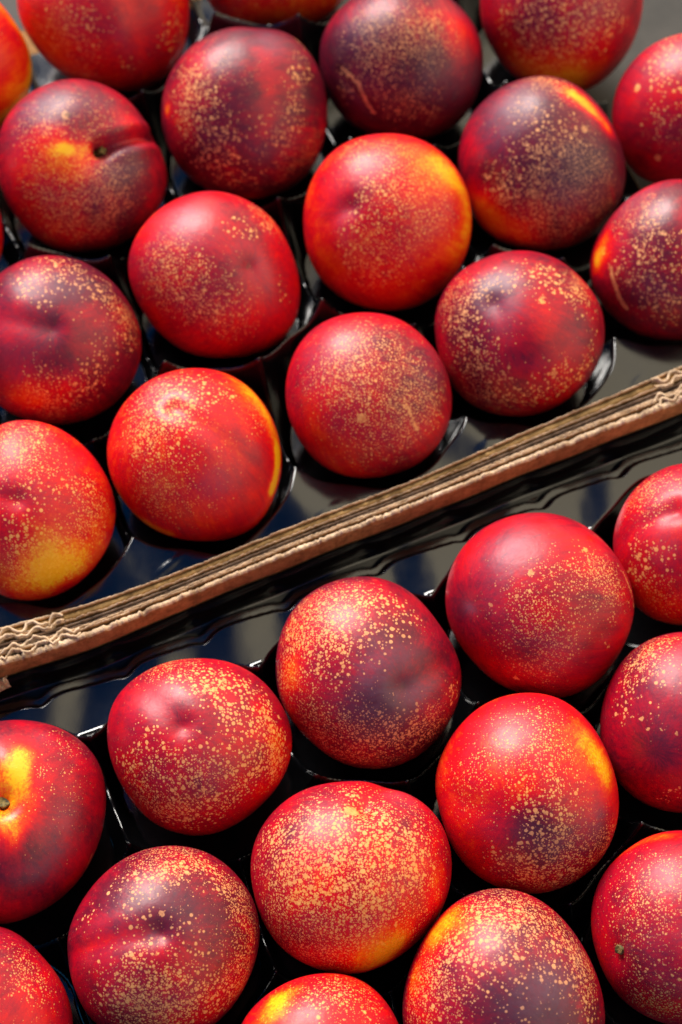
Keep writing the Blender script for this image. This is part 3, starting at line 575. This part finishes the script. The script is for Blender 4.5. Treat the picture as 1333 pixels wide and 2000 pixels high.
def panel(parent, va, vb):
    bm = bmesh.new()
    P = [ORG + U * u + V * v for u, v in ((UMIN, va), (UMAX, va), (UMAX, vb), (UMIN, vb))]
    lo = [bm.verts.new((p[0], p[1], -0.0448)) for p in P]; up = [bm.verts.new((p[0], p[1], -0.0415)) for p in P]
    bm.faces.new(up); bm.faces.new(lo[::-1])
    for i in range(4): bm.faces.new((lo[i], lo[(i + 1) % 4], up[(i + 1) % 4], up[i]))
    bmesh.ops.recalc_face_normals(bm, faces=bm.faces)
    me = bpy.data.meshes.new('base_panel'); bm.to_mesh(me); bm.free(); link('base_panel', me, LINER, parent, False)
panel(upper, -0.315, -0.010); panel(lower, 0.010, 0.315)

# ------------------------------------------------------------------ moulded trays
def jog(us):
    """notches of the moulded border, as read along the wall"""
    x = np.zeros_like(us)
    for (px, py) in ((-85, 1425), (75, 1358), (234, 1286), (387, 1220), (550, 1158), (724, 1083), (894, 1020), (1050, 960), (1202, 908), (1365, 850)):
        u0 = float(uv(on_plane(px, py, -0.010)[0][:2])[0][0]); t = (us - u0)
        x += 0.0016 * np.exp(-(t / 0.0034) ** 2) - 0.0016 * sm(-0.002, 0.010, t) * (1 - sm(0.010, 0.034, t))
    return x
def tray(sign, cells, name, label):
    st = 0.0008
    us = np.arange(UMIN, UMAX, st); lim = vnear(us) if sign > 0 else vfar(us)
    vs = np.concatenate([np.arange(0.0006, 0.030, 0.0005), np.arange(0.030, 0.30, st)])
    UU, SS = np.meshgrid(us, vs, indexing='ij')
    VV = lim[:, None] * np.exp(-(SS / 0.12) ** 2) + sign * SS
    Xw = ORG[0] + UU * U[0] + VV * V[0]; Yw = ORG[1] + UU * U[1] + VV * V[1]
    PL = -0.0095
    Z = PL + 0.0250 * sm(0.030, 0.046, SS)
    Z += 0.0006 * np.sin(UU * 62 + 1.3) * np.sin(SS * 75 + UU * 30) + 0.0004 * np.sin(UU * 150 + SS * 60)
    if sign > 0:
        s = SS - jog(us)[:, None] - 0.0005 * np.sin(UU * 25)
        Z -= 0.0058 * (1 - sm(0.0106, 0.0136, s))                            # two steps down to the wall
        Z -= 0.0040 * (1 - sm(0.0052, 0.0072, s))                            # rounded lip, the first light line
        Z += 0.0158 * (1 - sm(0.0006, 0.0028, SS))                           # turned up against the cardboard
    else:
        Z -= 0.0030 * (1 - sm(0.003, 0.007, SS))
        for (px, py, hx, hy, hh) in ((960, 862, .010, .0035, .0045), (795, 925, .009, .003, .004), (1105, 805, .009, .003, .0035), (640, 1000, .009, .003, .0035), (470, 1050, .010, .0035, .004), (330, 1105, .010, .003, .004), (1250, 742, .008, .003, .003), (150, 1160, .010, .003, .0035)):
            p = on_plane(px, py, PL)[0][:2]; a, b = uv(p); du = (UU - a[0]); dv = (VV - b[0])
            r2 = np.sqrt((du / (0.55 * hx)) ** 2 + ((dv + 0.3 * du) / (0.6 * hy)) ** 2 + 1e-9)
            Z += 0.05 * hh * (1 - sm(0.2, 1.7, r2))
    kk = 0.00035
    CUP = np.full(UU.shape, 1.0); acc = np.zeros(UU.shape)
    for (cx, cy, R, cz) in cells:
        dx, dy = Xw - cx, Yw - cy; dd = np.hypot(dx, dy); ph = np.arctan2(dy, dx)
        rs = np.random.RandomState(int(abs(cx * 9000 + cy * 5000)) % 9999)
        inn = sm(0.026, 0.042, SS)
        rc = (R + np.maximum(0.0362 - R, 0) * inn) * (1.115 + 0.06 * inn + 0.030 * np.cos(6 * ph + 0.9) + 0.02 * np.cos(3 * ph + rs.rand() * 6) + 0.012 * np.cos(9 * ph + rs.rand() * 6))
        q = dd / rc
        LV = PL
        z = -R - 0.001 + (R + 0.001 + LV) * np.minimum(q ** (4.2 + 2.2 * inn), 1 + (q - 1) * 6) + 0.0006 * np.cos(12 * ph) * sm(.5, .8, q) * (1 - sm(0.037, 0.049, SS))
        acc += np.exp(-np.clip(z, -0.05, 0.05) / kk)
    acc += np.exp(-Z / kk)
    Z = -kk * np.log(acc)
    n, m = UU.shape
    co = np.stack([Xw, Yw, np.maximum(Z, -0.0410)], 2).reshape(-1, 3)
    ii = np.arange(n * m).reshape(n, m)
    fq = np.stack([ii[:-1, :-1], ii[1:, :-1], ii[1:, 1:], ii[:-1, 1:]], 2).reshape(-1, 4)
    if sign > 0: fq = fq[:, ::-1]
    me = bpy.data.meshes.new(name)
    me.vertices.add(len(co)); me.vertices.foreach_set('co', co.ravel().astype(np.float32))
    me.loops.add(fq.size); me.loops.foreach_set('vertex_index', fq.ravel().astype(np.int32))
    me.polygons.add(len(fq)); me.polygons.foreach_set('loop_start', (np.arange(len(fq)) * 4).astype(np.int32)); me.polygons.foreach_set('loop_total', np.full(len(fq), 4, np.int32))
    me.update(calc_edges=True); me.validate()
    ob = link(name, me, PLASTIC)
    tag(ob, label, 'tray', 'black plastic fruit trays')
    return ob
def extra(points):
    out = []
    for x, y in points:
        p, dp = on_plane(x, y, 0.0); out.append((p[0], p[1], 0.0355, 0.0))
    return out
up_cells = CELLS[:18] + extra([(-230,800),(-250,1130),(-60,-210),(250,-330),(820,-190),(1400,-110),(1620,90),(1620,400),(-420,230),(-400,590),(1640,700)])
lo_cells = CELLS[18:] + extra([(1680,930),(1680,1280),(1690,1660),(-330,1740),(300,2220),(-320,2120),(1330,2200),(-330,1400)])
tray(-1, up_cells, 'fruit_tray', 'glossy black moulded tray in the upper box, above the cardboard strip')
tray(1, lo_cells, 'fruit_tray', 'glossy black moulded tray in the lower box, its notched border beside the cardboard strip')
adopt(upper); adopt(lower)

# ------------------------------------------------------------------ the stall table under the boxes
bm = bmesh.new(); S_ = 1.2
for z in (-0.0455,):
    vsx = [bm.verts.new((sx * S_, sy * S_, z)) for sx, sy in ((-1, -1), (1, -1), (1, 1), (-1, 1))]; bm.faces.new(vsx)
me = bpy.data.meshes.new('ground'); bm.to_mesh(me); bm.free()
t = NT('dark_table'); P = t.obj()
t.put(t.b.inputs['Base Color'], t.ramp(t.noise(P, 20, 5, 0.7), [(0.35, (0.02, 0.018, 0.015)), (0.65, (0.045, 0.04, 0.034))])); t.b.inputs['Roughness'].default_value = 0.7
g = link('ground', me, t.m, None, False); tag(g, None, None, None, 'structure')
